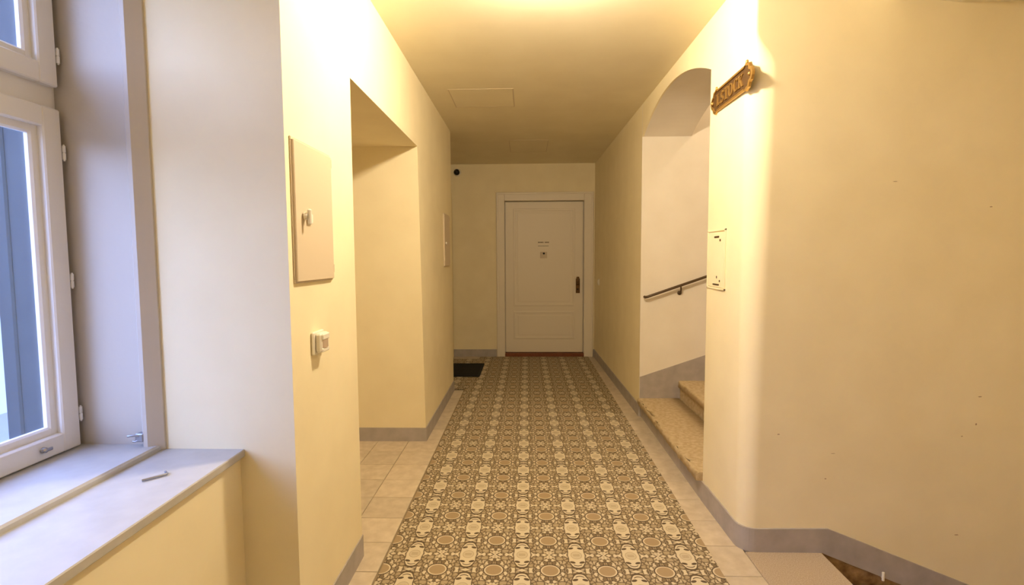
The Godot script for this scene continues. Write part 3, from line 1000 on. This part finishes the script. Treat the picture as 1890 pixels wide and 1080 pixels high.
func build_wall_things() -> void:
	cabinet(Vector3(XL, 1.316, -1.670), 0.333, 0.486, "flat beige meter cabinet on the near left wall above the motion sensor")
	cabinet(Vector3(XL, 1.316, -4.735), 0.33, 0.50, "flat beige meter cabinet on the far left wall near the alcove", false)
	# motion sensor
	var s := base("motion_sensor", Vector3(XL, 1.093, -1.835))
	tag(s, "small white wall motion sensor below the near meter cabinet", "sensor")
	obj("plate", box_mesh(Vector3(0, -0.042, -0.048), Vector3(0.012, 0.042, 0.048), 0.004), M.white_plastic, s)
	var st := begin()
	bbox(st, Vector3(0.010, -0.034, -0.036), Vector3(0.034, 0.036, 0.036), 0.006)
	bbox(st, Vector3(0.030, 0.010, -0.030), Vector3(0.040, 0.034, 0.030), 0.004)
	bbox(st, Vector3(0.030, -0.034, -0.030), Vector3(0.038, -0.018, 0.030), 0.004)
	var hs := obj("housing", commit(st), M.white_plastic, s)
	st = begin()
	var front := func(p: Vector2, t: float) -> Vector3: return Vector3(p.x, t, p.y)
	var pts := PackedVector2Array()
	for k in 9:
		var a := PI * k / 8.0
		pts.append(Vector2(0.032 + 0.008 * sin(a), 0.026 * cos(a)))
	prism(st, pts, front, -0.018, 0.011)
	obj("lens", commit(st), M.sensor_lens, hs)
	# flush service hatch in the pier of the right wall
	var hx := xr(-2.74)
	var hch := base("wall_hatch", Vector3(hx, 1.225, -2.74))
	tag(hch, "narrow cream service flap in the right wall below the brass plaque", "hatch")
	st = begin()
	for e in [[-0.125, 0.0, -0.116, 0.315], [0.116, 0.0, 0.125, 0.315], [-0.125, 0.306, 0.125, 0.315], [-0.125, 0.0, 0.125, 0.009]]:
		bbox(st, Vector3(-0.005, e[1], e[0]), Vector3(0.004, e[3], e[2]), 0.001)
	obj("frame", commit(st), M.yellow_paint, hch)
	var dr := obj("flap", box_mesh(Vector3(-0.004, 0.012, -0.110), Vector3(0.004, 0.300, 0.110), 0.001), M.yellow_paint, hch)
	for e in [[0.272, -0.02, 0.281, 0.045], [0.252, 0.055, 0.264, 0.068], [0.022, -0.03, 0.030, 0.055], [0.040, 0.058, 0.052, 0.068], [0.058, 0.018, 0.072, 0.026]]:
		obj("fitting", box_mesh(Vector3(-0.007, e[0], e[1]), Vector3(-0.003, e[2], e[3]), 0.002), M.bronze, dr)
	# bell push beside the end door
	var bz := -6.72
	var bl := base("bell_push", Vector3(xr(bz), 1.07, bz))
	tag(bl, "tiny white bell push on the right wall near the end door", "switch")
	obj("plate", box_mesh(Vector3(-0.012, -0.04, -0.04), Vector3(0, 0.04, 0.04), 0.003), M.white_plastic, bl)
	obj("button", box_mesh(Vector3(-0.02, -0.02, -0.02), Vector3(-0.01, 0.02, 0.02), 0.003), M.white_plastic, bl)
	plaque()
	# security camera in the alcove corner
	var cc := base("security_camera", Vector3(-0.955, 2.575, ZB))
	tag(cc, "small white security camera with black eye high in the alcove corner", "camera")
	st = begin()
	lathe(st, [Vector2(0.0, 0.03), Vector2(0.045, 0.026), Vector2(0.055, 0.0)], Transform3D(Basis(Vector3.RIGHT, PI / 2), Vector3(0, 0, 0)), 20)
	obj("mount", commit(st), M.white_plastic, cc)
	var sp := SphereMesh.new()
	sp.radius = 0.042
	sp.height = 0.084
	sp.radial_segments = 24
	sp.rings = 12
	var ball := obj("eye_ball", sp, M.black_plastic, cc)
	ball.position = Vector3(0.0, -0.004, 0.055)

func plaque() -> void:
	var z := -2.590
	var o := base("brass_plaque", Vector3(xr(z), 2.212, z))
	tag(o, "ornate brass floor sign with raised letters beside the arch", "sign")
	o.rotation.y = -PI / 2
	o.scale = Vector3(1.06, 1.08, 1.0)
	# local: x along the wall towards the viewer, y up, z out of the wall
	var half := [Vector2(0.0, 0.052), Vector2(0.16, 0.052), Vector2(0.175, 0.060), Vector2(0.19, 0.052), Vector2(0.205, 0.050), Vector2(0.212, 0.032), Vector2(0.228, 0.026), Vector2(0.238, 0.010), Vector2(0.240, 0.0)]
	var ring := func(k: float) -> PackedVector2Array:
		var q := PackedVector2Array()
		for p in half:
			q.append(Vector2(p.x - (k if p.x > 0.1 else 0.0), signf(p.y) * maxf(0.0, absf(p.y) - k)))
		for i in range(half.size() - 2, -1, -1):
			q.append(Vector2(half[i].x - (k if half[i].x > 0.1 else 0.0), -maxf(0.0, half[i].y - k)))
		for i in range(1, half.size()):
			q.append(Vector2(-half[i].x + (k if half[i].x > 0.1 else 0.0), -maxf(0.0, half[i].y - k)))
		for i in range(half.size() - 2, 0, -1):
			q.append(Vector2(-half[i].x + (k if half[i].x > 0.1 else 0.0), maxf(0.0, half[i].y - k)))
		return q
	var put := func(p: Vector2, t: float) -> Vector3: return Vector3(p.x, p.y, t)
	var st := begin()
	prism(st, ring.call(0.004), put, 0.0, 0.007)
	obj("plate", commit(st), M.dark_brass, o)
	# raised rim
	var outer: PackedVector2Array = ring.call(0.0)
	var inner: PackedVector2Array = ring.call(0.009)
	st = begin()
	for i in outer.size():
		var j := (i + 1) % outer.size()
		var a := outer[i]
		var b := outer[j]
		var c := inner[j]
		var d := inner[i]
		var mid := Vector3((a.x + c.x) / 2, (a.y + c.y) / 2, 0.004)
		poly(st, [Vector3(a.x, a.y, 0.012), Vector3(b.x, b.y, 0.012), Vector3(c.x, c.y, 0.013), Vector3(d.x, d.y, 0.013)], mid)
		poly(st, [Vector3(a.x, a.y, 0.0), Vector3(b.x, b.y, 0.0), Vector3(b.x, b.y, 0.012), Vector3(a.x, a.y, 0.012)], mid)
		poly(st, [Vector3(d.x, d.y, 0.0), Vector3(c.x, c.y, 0.0), Vector3(c.x, c.y, 0.013), Vector3(d.x, d.y, 0.013)], mid)
	obj("rim", commit(st), M.brass, o)
	var tm := TextMesh.new()
	var fnt := SystemFont.new()
	fnt.font_names = PackedStringArray(["Droid Serif"])
	fnt.font_weight = 700
	tm.font = fnt
	tm.text = "I.STOCK"
	tm.font_size = 64
	tm.pixel_size = 0.00118
	tm.depth = 0.005
	var t := obj("lettering", tm, M.brass, o)
	t.position = Vector3(-0.012, 0.0, 0.009)
	# little knob finials and scrolls on both ends
	for s in [-1.0, 1.0]:
		st = begin()
		lathe(st, [Vector2(0.0, 0.016), Vector2(0.006, 0.012), Vector2(0.009, 0.006), Vector2(0.008, 0.0)], Transform3D(Basis(Vector3.RIGHT, PI / 2), Vector3(s * 0.215, 0.0, 0.006)), 12)
		obj("stud", commit(st), M.brass, o)
		st = begin()
		lathe(st, [Vector2(0.0, 0.014), Vector2(0.006, 0.010), Vector2(0.007, 0.0)], Transform3D(Basis(), Vector3(s * 0.175, 0.058, 0.006)), 10)
		obj("finial", commit(st), M.brass, o)

func build_small_things() -> void:
	# bent key lying on the sill
	var st := begin()
	tube(st, [Vector3(-1.103, 0.7685, -1.386), Vector3(-1.085, 0.7685, -1.405), Vector3(-1.066, 0.7685, -1.426), Vector3(-1.063, 0.7685, -1.431), Vector3(-1.066, 0.7685, -1.437), Vector3(-1.078, 0.7685, -1.447)], 0.0035, 8)
	var k := obj("hex_key", commit(st), M.steel)
	tag(k, "small grey bent hex key lying on the window sill", "key")
	# pale peg in the wall over the first cellar step
	st = begin()
	tube(st, [Vector3(1.672, -0.128, ZC + 0.012), Vector3(1.672, -0.088, ZC + 0.012)], 0.006, 8)
	bbox(st, Vector3(1.667, -0.118, ZC), Vector3(1.677, -0.108, ZC + 0.012), 0.001)
	k = obj("wall_peg", commit(st), M.white_plastic)
	tag(k, "tiny pale peg on the wall above the first cellar step", "peg")
